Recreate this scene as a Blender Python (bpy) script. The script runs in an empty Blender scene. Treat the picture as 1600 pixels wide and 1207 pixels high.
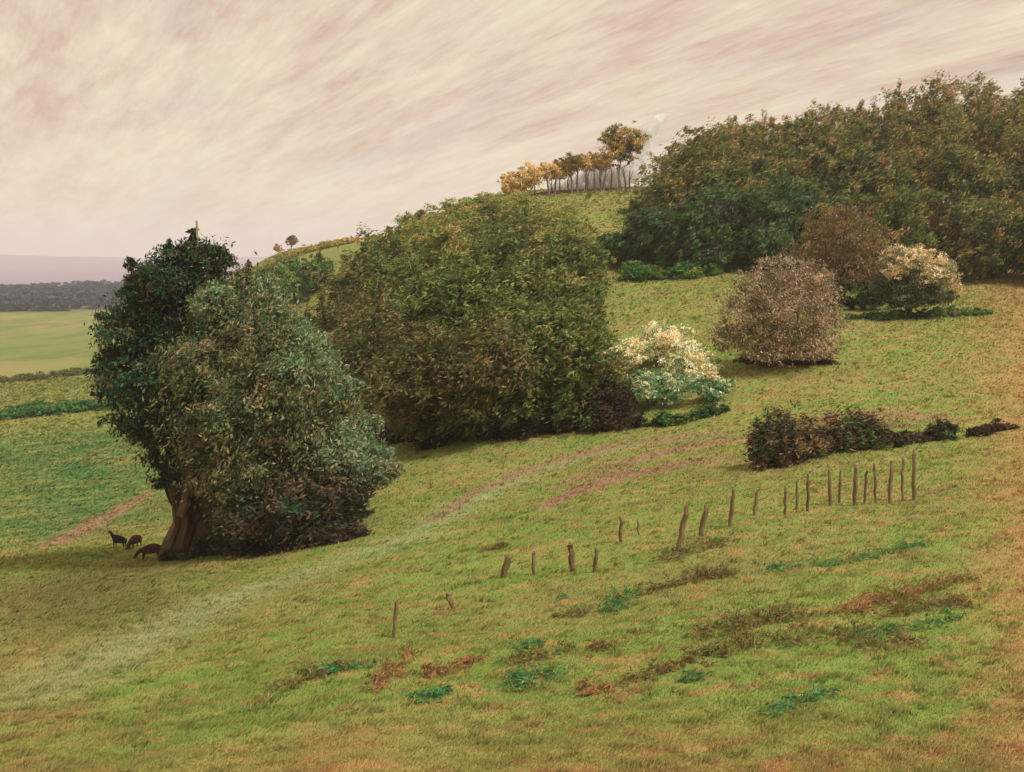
import bpy, math, random
import numpy as np
from math import radians
R = np.random.default_rng(7); random.seed(7)
sc = bpy.context.scene; COL = sc.collection
FPX = 1556.0; HOR = 400.0                      # focal length in photo pixels, row of the true horizon

# ------------------------------------------------------------------ camera
cd = bpy.data.cameras.new("camera"); cam = bpy.data.objects.new("camera", cd); COL.objects.link(cam)
cam.location = (0, 0, 0); cam.rotation_euler = (radians(90), 0, 0)
cd.sensor_width = 36; cd.lens = FPX/1600*36; cd.shift_y = -(603.5-HOR)/1600
cd.clip_start = 0.1; cd.clip_end = 30000
sc.camera = cam
# ------------------------------------------------------------------ world: thin streaky peach cloud
SUN_EL, SUN_AZ = radians(54), radians(118)     # azimuth measured from view direction (+Y) towards the right (+X)
w = bpy.data.worlds.new("World"); sc.world = w; w.use_nodes = True
nt = w.node_tree; N = nt.nodes; L = nt.links; N.clear()
def node(N, t, **k):
    n = N.new(t)
    for a, b in k.items(): setattr(n, a, b)
    return n
out = node(N, 'ShaderNodeOutputWorld'); bg = node(N, 'ShaderNodeBackground'); L.new(bg.outputs[0], out.inputs[0])
sky = node(N, 'ShaderNodeTexSky', sky_type='NISHITA', sun_disc=False); sky.sun_elevation = SUN_EL; sky.sun_rotation = SUN_AZ
tc = node(N, 'ShaderNodeTexCoord'); sp = node(N, 'ShaderNodeSeparateXYZ'); L.new(tc.outputs['Generated'], sp.inputs[0])
def m(op, a, b=None, c=None, NN=None, LL=None):
    NN = NN or N; LL = LL or L
    n = NN.new('ShaderNodeMath'); n.operation = op
    for i, v in enumerate((a, b, c)):
        if v is None: continue
        if isinstance(v, (int, float)): n.inputs[i].default_value = v
        else: LL.new(v, n.inputs[i])
    return n.outputs[0]
# cloud streets in a flat layer; they converge on a point of the horizon left of the frame
az = math.atan((-150-800)/FPX)
dz = m('MAXIMUM', m('ADD', sp.outputs[2], 0.13), 0.02)
ca, sa = math.cos(az), math.sin(az)
al = m('DIVIDE', m('ADD', m('MULTIPLY', sp.outputs[0], sa), m('MULTIPLY', sp.outputs[1], ca)), dz)
ac = m('DIVIDE', m('SUBTRACT', m('MULTIPLY', sp.outputs[0], ca), m('MULTIPLY', sp.outputs[1], sa)), dz)
def streak(su, sv, detail, rough, seed):
    cb = node(N, 'ShaderNodeCombineXYZ'); L.new(m('MULTIPLY', al, su), cb.inputs[0]); L.new(m('MULTIPLY', ac, sv), cb.inputs[1]); cb.inputs[2].default_value = seed
    nz = node(N, 'ShaderNodeTexNoise'); nz.inputs['Scale'].default_value = 1; nz.inputs['Detail'].default_value = detail; nz.inputs['Roughness'].default_value = rough
    nz.inputs['Distortion'].default_value = 0.12
    L.new(cb.outputs[0], nz.inputs['Vector']); return nz.outputs['Fac']
def ramp(N, L, f, stops):
    r = node(N, 'ShaderNodeValToRGB'); cr = r.color_ramp
    while len(cr.elements) < len(stops): cr.elements.new(0.5)
    for e, (p, c) in zip(cr.elements, stops): e.position = p; e.color = (*c, 1)
    L.new(f, r.inputs[0]); return r.outputs[0]
def lin(r, g, b):
    f = lambda v: (v/255/12.92 if v/255 <= .04045 else ((v/255+.055)/1.055)**2.4)
    return (f(r), f(g), f(b))
s1 = streak(1.1, 4.2, 9, .68, 1.3)
s2 = streak(3.6, 22, 8, .78, 7.7)
s3 = streak(0.35, 2.2, 3, .5, 4.1)
base = ramp(N, L, s1, [(0.34, lin(196,158,138)), (0.44, lin(214,186,168)), (0.51, lin(223,206,186)), (0.62, lin(234,224,196))])
fine = ramp(N, L, s2, [(0.33, lin(200,166,150)), (0.47, lin(214,198,184)), (0.62, lin(232,223,209))])
mx = node(N, 'ShaderNodeMix', data_type='RGBA'); mx.inputs[0].default_value = 0.36; L.new(base, mx.inputs[6]); L.new(fine, mx.inputs[7])
blue = node(N, 'ShaderNodeMix', data_type='RGBA'); L.new(ramp(N, L, s3, [(0.52, (0,0,0)), (0.68, (.34,.34,.34))]), blue.inputs[0]); L.new(mx.outputs[2], blue.inputs[6]); blue.inputs[7].default_value = (*lin(188,194,194), 1)
# lighter, creamier air right over the horizon
hz = node(N, 'ShaderNodeMix', data_type='RGBA'); mr = node(N, 'ShaderNodeMapRange'); L.new(sp.outputs[2], mr.inputs[0]); mr.inputs[1].default_value = 0.0; mr.inputs[2].default_value = 0.17; mr.inputs[3].default_value = .8; mr.inputs[4].default_value = 0
L.new(mr.outputs[0], hz.inputs[0]); L.new(blue.outputs[2], hz.inputs[6]); hz.inputs[7].default_value = (*lin(236,226,210), 1)
skm = node(N, 'ShaderNodeMix', data_type='RGBA', blend_type='ADD'); skm.inputs[0].default_value = 1
sks = node(N, 'ShaderNodeMix', data_type='RGBA', blend_type='MULTIPLY'); sks.inputs[0].default_value = 1; L.new(sky.outputs[0], sks.inputs[6]); sks.inputs[7].default_value = (.05,.05,.05,1)
cs = node(N, 'ShaderNodeMix', data_type='RGBA', blend_type='MULTIPLY'); cs.inputs[0].default_value = 1; L.new(hz.outputs[2], cs.inputs[6]); cs.inputs[7].default_value = (10.6,10.15,9.6,1)
L.new(cs.outputs[2], skm.inputs[6]); L.new(sks.outputs[2], skm.inputs[7])
L.new(skm.outputs[2], bg.inputs[0]); bg.inputs[1].default_value = 0.1
# ------------------------------------------------------------------ sun
sd = bpy.data.lights.new("sun", 'SUN'); sun = bpy.data.objects.new("sun", sd); COL.objects.link(sun)
sd.energy = 3.4; sd.angle = radians(6); sd.color = (1, .95, .87)
sun.rotation_euler = (radians(90)-SUN_EL, 0, math.pi - SUN_AZ)
sun.location = (50, -30, 80)
sc.view_settings.view_transform = 'Standard'; sc.view_settings.look = 'None'; sc.view_settings.exposure = 0.0; sc.view_settings.gamma = 1
sc.cycles.volume_bounces = 12

# ------------------------------------------------------------------ helpers
def tag(o, label=None, cat=None, group=None, kind=None):
    if label: o['label'] = label
    if cat: o['category'] = cat
    if group: o['group'] = group
    if kind: o['kind'] = kind
    return o
def empty(name, loc=(0,0,0), rz=0):
    o = bpy.data.objects.new(name, None); COL.objects.link(o); o.location = loc; o.rotation_euler.z = rz; o.empty_display_size = .5
    return o
def mesh_obj(name, V, F, mat, parent=None, col=None, smooth=False):
    V = np.asarray(V, dtype=np.float32).reshape(-1, 3); me = bpy.data.meshes.new(name)
    if isinstance(F, np.ndarray):
        n, k = F.shape
        me.vertices.add(len(V)); me.vertices.foreach_set('co', V.ravel())
        me.loops.add(n*k); me.loops.foreach_set('vertex_index', F.ravel().astype(np.int32))
        me.polygons.add(n); me.polygons.foreach_set('loop_start', np.arange(0, n*k, k, dtype=np.int32)); me.polygons.foreach_set('loop_total', np.full(n, k, dtype=np.int32))
        me.update(calc_edges=True)
    else:
        me.from_pydata(V.tolist(), [], F); me.update()
    if col is not None:
        a = me.attributes.new('tint', 'FLOAT_COLOR', 'POINT')
        c = np.ones((len(V), 4), dtype=np.float32); c[:, :3] = col; a.data.foreach_set('color', c.ravel())
    if smooth: me.polygons.foreach_set('use_smooth', np.ones(len(me.polygons), dtype=bool))
    me.materials.append(mat)
    o = bpy.data.objects.new(name, me); COL.objects.link(o); o.parent = parent
    return o
def LIN(c): return np.array([lin(*q) for q in c])

def material(name, rough=.8, spec=.2, attr=True, color=(.5,.5,.5), nscale=None, nstr=.25, bump=None, transl=0, objrand=0, stretch=(1,1,1)):
    mt = bpy.data.materials.new(name); mt.use_nodes = True; T = mt.node_tree; NN, LL = T.nodes, T.links
    b = NN['Principled BSDF']; b.inputs['Roughness'].default_value = rough; b.inputs['Specular IOR Level'].default_value = spec
    if attr:
        a = NN.new('ShaderNodeAttribute'); a.attribute_name = 'tint'; c = a.outputs['Color']
    else:
        a = NN.new('ShaderNodeRGB'); a.outputs[0].default_value = (*color, 1); c = a.outputs[0]
    if nscale:
        g = NN.new('ShaderNodeTexCoord'); mp = NN.new('ShaderNodeMapping'); mp.inputs['Scale'].default_value = stretch
        LL.new(g.outputs['Object'], mp.inputs[0]); nz = NN.new('ShaderNodeTexNoise'); nz.inputs['Scale'].default_value = nscale; nz.inputs['Detail'].default_value = 6; nz.inputs['Roughness'].default_value = .65
        LL.new(mp.outputs[0], nz.inputs['Vector'])
        mr = NN.new('ShaderNodeMapRange'); mr.inputs[1].default_value = .3; mr.inputs[2].default_value = .7; mr.inputs[3].default_value = 1-nstr; mr.inputs[4].default_value = 1+nstr; LL.new(nz.outputs[0], mr.inputs[0])
        mu = NN.new('ShaderNodeVectorMath'); mu.operation = 'SCALE'; LL.new(c, mu.inputs[0]); LL.new(mr.outputs[0], mu.inputs['Scale']); c = mu.outputs[0]
        if bump:
            bp = NN.new('ShaderNodeBump'); bp.inputs['Strength'].default_value = bump; bp.inputs['Distance'].default_value = .1; LL.new(nz.outputs[0], bp.inputs['Height']); LL.new(bp.outputs[0], b.inputs['Normal'])
    if objrand:
        oi = NN.new('ShaderNodeObjectInfo'); mr = NN.new('ShaderNodeMapRange'); mr.inputs[3].default_value = 1-objrand; mr.inputs[4].default_value = 1+objrand; LL.new(oi.outputs['Random'], mr.inputs[0])
        mu = NN.new('ShaderNodeVectorMath'); mu.operation = 'SCALE'; LL.new(c, mu.inputs[0]); LL.new(mr.outputs[0], mu.inputs['Scale']); c = mu.outputs[0]
    LL.new(c, b.inputs['Base Color'])
    if transl:
        t = NN.new('ShaderNodeBsdfTranslucent'); LL.new(c, t.inputs['Color']); mi = NN.new('ShaderNodeMixShader'); mi.inputs[0].default_value = transl
        LL.new(b.outputs[0], mi.inputs[1]); LL.new(t.outputs[0], mi.inputs[2]); LL.new(mi.outputs[0], NN['Material Output'].inputs['Surface'])
    return mt
M_leaf = material('leaf', .7, .18, transl=.3)
M_grassblade = material('grass_blade', .7, .2, transl=.25)
M_bark = material('bark', .9, .1, nscale=2.2, nstr=.45, bump=.6, stretch=(1,1,.25))
M_ground = material('turf', .95, .05, nscale=1.5, nstr=.12, bump=.3)
M_wool = material('wool', .95, .05, nscale=14, nstr=.35, bump=.8)
M_post = material('weathered_wood', .9, .1, nscale=9, nstr=.4, bump=.4, stretch=(1,1,.15))

# numpy value noise
_tab = R.random((256, 256))
def vnoise(x, y):
    xi = np.floor(x).astype(int); yi = np.floor(y).astype(int); fx = x-xi; fy = y-yi
    fx = fx*fx*(3-2*fx); fy = fy*fy*(3-2*fy); g = lambda i, j: _tab[i % 256, j % 256]
    return (g(xi,yi)*(1-fx)+g(xi+1,yi)*fx)*(1-fy)+(g(xi,yi+1)*(1-fx)+g(xi+1,yi+1)*fx)*fy
def fbm(x, y, o=4):
    s = 0; a = .5
    for i in range(o): s = s+a*vnoise(x*2**i+17.3*i, y*2**i+5.1*i); a *= .5
    return s/(1-.5**o)

# ------------------------------------------------------------------ terrain height (a smooth function of the plan position)
COLS = {
 -250: {18:1270,25:1150,35:1050,50:960,65:900,80:850,100:795,130:730,170:670,220:620,300:575,450:535,820:485},
   50: {18:1240,25:1120,35:1020,50:930,65:878,80:838,100:780,130:715,170:655,220:610,300:570,450:530,820:485},
  270: {18:1240,25:1110,35:1000,50:903,60:870,80:815,100:765,130:700,170:640,220:590,300:550,450:515,820:482},
  420: {18:1230,25:1090,35:980,50:885,65:838,80:790,100:735,130:665,170:590,220:530,300:452,380:402,600:425,820:470},
  550: {18:1225,25:1075,35:960,50:860,65:790,80:735,100:665,130:590,170:515,220:450,300:388,350:380,500:405,820:465},
  700: {18:1225,25:1065,35:948,50:840,65:765,78:700,100:610,130:510,170:410,220:340,250:330,300:340,450:400,820:460},
  850: {18:1220,25:1060,35:935,50:815,65:745,78:685,100:585,130:475,170:370,220:302,250:299,300:320,450:390,820:460},
 1000: {18:1215,25:1050,35:915,50:790,65:725,80:660,100:575,120:500,140:445,170:380,215:300,260:302,320:340,450:390,820:460},
 1150: {18:1215,25:1040,35:895,50:770,62:715,75:655,85:600,100:540,125:460,150:415,175:370,215:305,260:305,450:380,820:460},
 1250: {18:1210,25:1035,35:885,50:762,62:700,75:640,88:575,105:520,125:472,150:425,185:350,220:292,260:292,450:380,820:460},
 1400: {18:1210,25:1030,35:875,50:757,62:695,75:630,90:560,110:497,130:465,150:435,185:350,220:282,260:282,450:380,820:460},
 1570: {18:1205,25:1020,35:865,50:745,62:685,75:620,90:557,110:503,130:472,150:440,185:350,220:275,260:275,450:370,820:460},
 1850: {18:1200,25:1010,35:850,50:730,62:670,75:600,90:540,110:490,130:460,150:430,185:345,220:265,260:265,450:360,820:455},
}
cp, cv = [], []
for px, d in COLS.items():
    for Y, row in d.items():
        x = (px-800)/FPX*Y; z = -(row-HOR)/FPX*Y; r = math.hypot(x, Y)
        cp.append((math.atan2(x, Y)*2.0, math.log(r))); cv.append(z/r)
cp = np.array(cp); cv = np.array(cv)
def _k(d2): return np.where(d2 > 1e-12, .5*d2*np.log(d2+1e-12), 0)
n_ = len(cp); D = ((cp[:, None]-cp[None])**2).sum(-1); A = np.zeros((n_+3, n_+3)); A[:n_,:n_] = _k(D)+np.eye(n_)*1e-4
A[:n_, n_] = 1; A[:n_, n_+1:] = cp; A[n_:, :n_] = A[:n_, n_:].T
W = np.linalg.solve(A, np.concatenate([cv, np.zeros(3)]))
PLAIN = -45.0
def height(x, y):
    x = np.atleast_1d(np.asarray(x, float)); y = np.atleast_1d(np.asarray(y, float)); sh = x.shape; x = x.ravel(); y = y.ravel()
    r = np.hypot(x, y); u = np.clip(np.arctan2(x, y), -.62, .66)*2.0; v = np.log(np.clip(r, 18, 800)); s = np.empty(len(x))
    for i in range(0, len(x), 20000):
        q = np.stack([u[i:i+20000], v[i:i+20000]], 1); d = ((q[:, None]-cp[None])**2).sum(-1)
        s[i:i+20000] = _k(d)@W[:n_]+W[n_]+q@W[n_+1:]
    z = s*np.minimum(np.maximum(r, 18), 800)
    t = np.clip(r/18, 0, 1); z = np.where(r < 18, -1.7*(1-t)+z*t, z)
    t = np.clip((r-520)/380, 0, 1); t = t*t*(3-2*t); z = z*(1-t)+PLAIN*t
    return z.reshape(sh)
def H(x, y): return float(height(x, y)[0])
def P(px, Y, row=None):
    """point on the ground under photo column px at distance Y (or at a given row, when it stands above ground)"""
    x = (px-800)/FPX*Y
    return (x, Y, H(x, Y) if row is None else -(row-HOR)/FPX*Y)
_Yg = np.geomspace(14, 900, 1400)
def G(px, row):
    """first ground point met by the sight line through (px,row): used to lay out the plan of paths and posts"""
    x = (px-800)/FPX*_Yg; rows = HOR-height(x, _Yg)/_Yg*FPX
    i = int(np.argmax(rows <= row)) if (rows <= row).any() else len(_Yg)-1
    return (float(x[i]), float(_Yg[i]))

# ------------------------------------------------------------------ ground colour (patches of turf, bare earth, tracks)
GREEN = LIN([(122,143,70)])[0]; OLIVE = LIN([(134,136,78)])[0]; TAN = LIN([(170,138,94)])[0]; ORNG = LIN([(184,134,94)])[0]
TEAL = LIN([(78,116,64)])[0]; PINK = LIN([(158,120,104)])[0]; SAGE = LIN([(150,160,112)])[0]; EARTH = LIN([(150,126,96)])[0]; FARW = LIN([(86,88,84)])[0]
def line_of(pts): return [G(*p) for p in pts]
def pld(x, y, pl, w):
    """distance to a polyline divided by the local half width w (list)"""
    best = np.full(x.shape, 1e9)
    for (a, b, wa, wb) in zip(pl[:-1], pl[1:], w[:-1], w[1:]):
        dx, dy = b[0]-a[0], b[1]-a[1]; t = np.clip(((x-a[0])*dx+(y-a[1])*dy)/(dx*dx+dy*dy+1e-9), 0, 1)
        best = np.minimum(best, np.hypot(x-a[0]-t*dx, y-a[1]-t*dy)/(wa+(wb-wa)*t))
    return best
TRACKS = [
 (line_of([(60,1080),(200,1010),(360,935),(520,880),(640,840),(740,780),(840,733),(980,700)]), [2.3,2.4,2.2,2.0,1.8,1.8,1.6,1.0], SAGE, .6),
 (line_of([(675,815),(740,772),(840,728),(970,695),(1130,678)]), [.5,.8,1.2,1.3,1.0], EARTH, .9),
 (line_of([(850,795),(900,768),(980,742),(1060,728),(1130,718)]), [.5,1.3,1.8,1.6,.7], PINK, .9),
 (line_of([(860,765),(960,728),(1060,702),(1150,688)]), [.5,1.0,1.3,.9], PINK, .7),
 (line_of([(85,850),(130,828),(180,800),(235,770)]), [1.3,1.7,1.4,.8], EARTH, 1.1),
 (line_of([(1290,655),(1380,648),(1460,655)]), [1.2,2.2,1.4], EARTH, .8),
 (line_of([(1180,680),(1240,664),(1320,662),(1420,668)]), [1.0,1.6,1.6,1.0], LIN([(120,96,72)])[0], .8),
]
def ground_color(x, y):
    r = np.hypot(x, y); ca, sa = math.cos(.35), math.sin(.35); a = x*ca+y*sa; b = -x*sa+y*ca
    sc_ = 1/(1+r/60)
    n1 = fbm(a*.06+3, b*.16+9); n2 = fbm(a*.35+40, b*1.1+7, 3); n3 = fbm(a*.02+80, b*.045, 3); n4 = fbm(a*1.2, b*3.2+30, 3)
    g = GREEN[None]*np.ones((len(x), 1))
    mix = lambda g, c, t: g*(1-np.clip(t, 0, 1)[:, None])+np.asarray(c)[None]*np.clip(t, 0, 1)[:, None]
    g = mix(g, OLIVE, np.clip((n1-.42)*2.6, 0, .8))
    warm = np.clip((n2-.40)*2.8, 0, 1)*.4*np.clip((n3-.22)*2.6, .25, 1)+np.clip((n4-.52)*5, 0, 1)*.3
    far = np.clip((r-180)/150, 0, 1); warm = warm*(1-.35*far); n4 = n4*(1-.4*far); g = mix(g, TAN, warm)
    g = mix(g, ORNG, np.clip((n4-.6)*6, 0, 1)*.4)
    u = x/np.maximum(y, 1)*FPX+800; inview = (y > 5)
    # barer, redder earth to the right side and close to the viewer
    g = mix(g, ORNG, np.clip((u-1480)/150, 0, 1)*np.clip((1900-u)/250, .12, 1)*.6*np.clip((n2+.5), 0, 1)*inview)
    g = mix(g, ORNG, np.clip((23.5-r)/6, 0, 1)*.5*(n2+.4))
    g = mix(g, TAN, np.clip((170-np.abs(u-40)), 0, 170)/170*.3*(r < 60))
    # lusher dark pasture down in the valley on the left
    v = np.exp(-(((u-110)/190)**2))*np.clip((r-80)/12, 0, 1)*np.clip((178-r)/20, 0, 1)*inview
    g = mix(g, TEAL, v*np.clip(.95-(n2-.45)*3, .2, 1))
    v = np.exp(-(((u-130)/170)**2))*np.clip((r-38)/8, 0, 1)*np.clip((68-r)/10, 0, 1)*inview
    g = mix(g, OLIVE*.55, v*.8)  # dark grass shade at lower left, painted into the turf colour
    for pl, wd, c, s in TRACKS:
        d = pld(x, y, pl, wd); g = mix(g, c, s*np.clip(1.25-d+(n4-.5)*1.2, 0, 1))
    # stubble strip on the far meadow, dull wooded plain beyond
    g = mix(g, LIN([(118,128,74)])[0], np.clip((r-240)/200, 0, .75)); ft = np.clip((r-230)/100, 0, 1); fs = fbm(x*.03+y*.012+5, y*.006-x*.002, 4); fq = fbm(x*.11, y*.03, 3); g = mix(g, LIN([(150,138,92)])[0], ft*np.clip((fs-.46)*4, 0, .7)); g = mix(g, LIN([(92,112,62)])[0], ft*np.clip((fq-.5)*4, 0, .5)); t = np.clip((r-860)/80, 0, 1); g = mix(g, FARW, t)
    t = np.clip((r-1500)/300, 0, 1); g = mix(g, LIN([(150,138,150)])[0], t)  # lilac of the distance haze painted into the far ground
    return g

# ------------------------------------------------------------------ ground mesh: one polar sheet to the horizon
ang = np.concatenate([np.radians(np.arange(-180, -36, 4)), np.radians(np.linspace(-36, 38, 520)), np.radians(np.arange(42, 181, 4))])
rad = np.concatenate([[.3, 2, 5, 9, 13], np.geomspace(16, 400, 420), np.geomspace(420, 900, 70)[:-1], np.geomspace(900, 7000, 45)])
AA, RR = np.meshgrid(ang, rad); X = (RR*np.sin(AA)); Yv = (RR*np.cos(AA)); Z = height(X, Yv)
rough_ = (fbm(X.ravel()*.5, Yv.ravel()*.5, 4)-.5).reshape(X.shape)*np.clip(RR/18, 0, 1)*np.clip(900/RR, 0, 1)
Z2 = Z+rough_*.28
# low far hills along the horizon
hill = 44+9*np.sin(AA*9+1)+7*np.sin(AA*23)+3*np.sin(AA*61)
t = np.clip((RR-3600)/2600, 0, 1); t = t*t*(3-2*t); Z2 = Z2+hill*t
nr, na = X.shape; idx = np.arange(nr*na).reshape(nr, na)
F = np.stack([idx[:-1,:-1], idx[:-1,1:], idx[1:,1:], idx[1:,:-1]], -1).reshape(-1, 4)[:, ::-1]
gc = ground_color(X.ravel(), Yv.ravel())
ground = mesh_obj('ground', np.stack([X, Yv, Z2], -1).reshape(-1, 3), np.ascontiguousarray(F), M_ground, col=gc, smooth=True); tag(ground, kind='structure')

# ------------------------------------------------------------------ leaves, trunks
def leaf_mesh(C, L_, Wd, dirs, nrm):
    """one lance-shaped face per leaf tuft; C centres, L_ lengths, Wd widths, dirs long axis, nrm face normals"""
    d = dirs/np.linalg.norm(dirs, axis=1, keepdims=True); s = np.cross(d, nrm); s /= np.linalg.norm(s, axis=1, keepdims=True)+1e-9
    u = np.cross(s, d); L_ = L_[:, None]; Wd = Wd[:, None]
    V = np.stack([C-d*L_*.5, C+s*Wd*.5-d*L_*.05, C+d*L_*.5-u*L_*.12, C-s*Wd*.5-d*L_*.05], 1).reshape(-1, 3)
    n = len(C); return V, np.arange(n*4).reshape(n, 4)
LEAFGAIN = 2.15
def crown_data(lobes, n, leaf, palette, weights, stroke=(.6,-.2,.7), rnd=.75, rng=R, shell=.45, spray=.08, per=26):
    """lobes: array (x,y,z,rx,ry,rz); leaf tufts spread through the outer volume of every lobe"""
    lobes = np.asarray(lobes, float); area = (lobes[:,3]*lobes[:,5]+lobes[:,3]*lobes[:,4]+lobes[:,4]*lobes[:,5]); pr = area/area.sum()
    nc = max(12, n//per); k = rng.choice(len(lobes), nc, p=pr); q = lobes[k]
    v = rng.normal(size=(nc, 3)); v /= np.linalg.norm(v, axis=1, keepdims=True)
    ph = (k*1.7)[:, None]+np.array([[0, 2, 4]]); bump = np.sin(v*4.1+ph).sum(1)*.10+np.sin(v*9.3+ph*2).sum(1)*.07
    rr = (1-shell*rng.random(nc)**1.5)*(1+bump)+np.minimum(rng.exponential(spray*1.2, nc), .28)*(rng.random(nc) < .4)
    CC = q[:, :3]+v*rr[:, None]*q[:, 3:6]; cs_ = (.08+.16*rng.random(nc))*np.minimum(1, 2.2/q[:, 3:6].mean(1))**.5
    ii = rng.integers(0, nc, n); C = CC[ii]+rng.normal(size=(n, 3))*cs_[ii][:, None]*q[ii, 3:6]*np.array([1, 1, .75]); v = v[ii]
    nrm = v*1.1+rng.normal(size=(n, 3))*.6; nrm /= np.linalg.norm(nrm, axis=1, keepdims=True)
    d = np.array(stroke)[None]*(1-rnd)*2+rng.normal(size=(n, 3))*rnd; 
    Ls = leaf[0]*(.6+.8*rng.random(n)); Ws = leaf[1]*(.6+.8*rng.random(n))
    V, Fc = leaf_mesh(C, Ls, Ws, d, nrm)
    pal = LIN(palette)*LEAFGAIN; wts = np.array(weights, float); wts /= wts.sum()
    # neighbouring sprays share a colour
    cell = (np.floor(C[:,0]/(leaf[0]*3.5)).astype(int)*73856093 ^ np.floor(C[:,1]/(leaf[0]*3.5)).astype(int)*19349663 ^ np.floor(C[:,2]/(leaf[0]*2.5)).astype(int)*83492791) % 4096
    cu = np.random.default_rng(3).random(4096)[cell]; uu = np.where(rng.random(n) < .62, cu, rng.random(n))
    ci = np.searchsorted(np.cumsum(wts), np.clip(uu, 0, .9999)); c = pal[ci]*(.82+.36*rng.random(n))[:, None]
    return V, Fc, np.repeat(c, 4, axis=0)
def join(parts):
    V = np.concatenate([p[0] for p in parts]); C = np.concatenate([p[2] for p in parts]); o = 0; Fs = []
    for p in parts: Fs.append(p[1]+o); o += len(p[0])
    return V, np.concatenate(Fs), C
def tube(pts, rad, k=11, wob=.16, rng=R):
    pts = np.asarray(pts, float); V = []; F = []
    for i, p in enumerate(pts):
        t = pts[min(i+1, len(pts)-1)]-pts[max(i-1, 0)]; t = t/(np.linalg.norm(t)+1e-9)
        a = np.cross(t, (0.3, 1, .1)); a /= np.linalg.norm(a); b = np.cross(t, a)
        for j in range(k):
            th = 2*math.pi*j/k; rj = rad[i]*(1+wob*math.sin(3*th+i)+wob*(rng.random()-.5)); V.append(p+(a*math.cos(th)+b*math.sin(th))*rj)
    for i in range(len(pts)-1):
        for j in range(k):
            F.append((i*k+j, i*k+(j+1) % k, (i+1)*k+(j+1) % k, (i+1)*k+j))
    V = np.array(V); F = np.array(F)
    n = len(V); V = np.concatenate([V, pts[:1], pts[-1:]])
    F = np.concatenate([F, [(n, (j+1) % k, j, j) for j in range(k)], [(n+1, n-k+j, n-k+(j+1) % k, n-k+(j+1) % k) for j in range(k)]])
    return V, F
def tubes(specs, c, rng=R):
    parts = []
    for pts, rad in specs:
        V, F = tube(pts, rad, rng=rng); parts.append((V, F, np.tile(np.array(c)*(.85+.3*rng.random()), (len(V), 1))))
    V, F, C = join(parts)
    Fl = [tuple(dict.fromkeys(f)) for f in F.tolist()]
    return V, Fl, C
def stems_of(name, specs, c, parent, rng=R):
    for sp in specs:
        V, F, C = tubes([sp], c, rng); mesh_obj(name, V, F, M_bark, parent, C)
def curve(a, b, n=6, bend=.1, rng=R):
    a = np.array(a, float); b = np.array(b, float); t = np.linspace(0, 1, n)[:, None]; L_ = np.linalg.norm(b-a)
    return a*(1-t)+b*t+np.sin(t*math.pi)*rng.normal(size=3)*L_*bend+rng.normal(size=(n, 3))*L_*.02*np.sin(t*math.pi)

BARK = lin(92,76,62)
def grow_tree(name, label, cat, loc, h, lobes, n, leaf, palette, weights, group=None, bark=BARK, trunk_r=None, stems=1, rng=R, parts=True, stroke=(.6,-.2,.7), shell=.45, spray=.08, lean=(0,0), clear=.25, rnd=.75):
    """lobes relative to the tree's foot"""
    root = empty(name, loc); tag(root, label, cat, group)
    V, F, C = crown_data(lobes, n, leaf, palette, weights, stroke=stroke, rng=rng, shell=shell, spray=spray, rnd=rnd)
    V[:, 2] = np.maximum(V[:, 2], -.6)
    mesh_obj('crown', V, F, M_leaf, root, C)
    tr = trunk_r or h*.03; specs = []; lb = np.asarray(lobes, float)
    for s in range(stems):
        ox = (s-(stems-1)/2)*tr*1.6; top = np.array([lb[:,0].mean()*.6+ox*3+lean[0]*h*.4, lb[:,1].mean()*.6, h*.62])
        pts = curve((ox, 0, -.5), top, 7, .05, rng); specs.append((pts, np.linspace(tr*1.25, tr*.3, 7)/(stems**.5)))
    main = specs[0][0]
    stems_of('trunk', specs, bark, root, rng)
    bs = []
    for q in lb[rng.permutation(len(lb))[:7]]:
        st = main[rng.integers(2, 6)]; bs.append((curve(st, q[:3]+np.array([0,0,q[5]*.2]), 5, .12, rng), np.linspace(tr*.42, tr*.08, 5)))
    stems_of('limb', bs, bark, root, rng)
    return root
def round_lobes(rx, rz, cz, k=14, ry=None, rng=R, lobe=.46, low=.0):
    ry = ry or rx; out = [(0, 0, cz, rx*.68, ry*.68, rz*.68)]
    for i in range(k//2+3):
        v = rng.normal(size=3); v /= np.linalg.norm(v); v[2] = abs(v[2])*.9 if i % 3 else v[2]; f = .82+.16*rng.random(); s = .14+.12*rng.random()
        out.append((v[0]*rx*f, v[1]*ry*f, cz+v[2]*rz*f, rx*s, ry*s, rz*s*1.2))
    for i in range(k):
        v = rng.normal(size=3); v /= np.linalg.norm(v); v[2] = v[2]*.95+low; f = .62+.12*rng.random(); s = lobe*(.75+.5*rng.random())
        out.append((v[0]*rx*f, v[1]*ry*f, cz+v[2]*rz*f, rx*s, ry*s, rz*s))
    return out
OLIVES = [(68,84,42),(84,96,50),(104,108,60),(124,110,66),(52,62,34),(74,62,44)]

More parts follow.
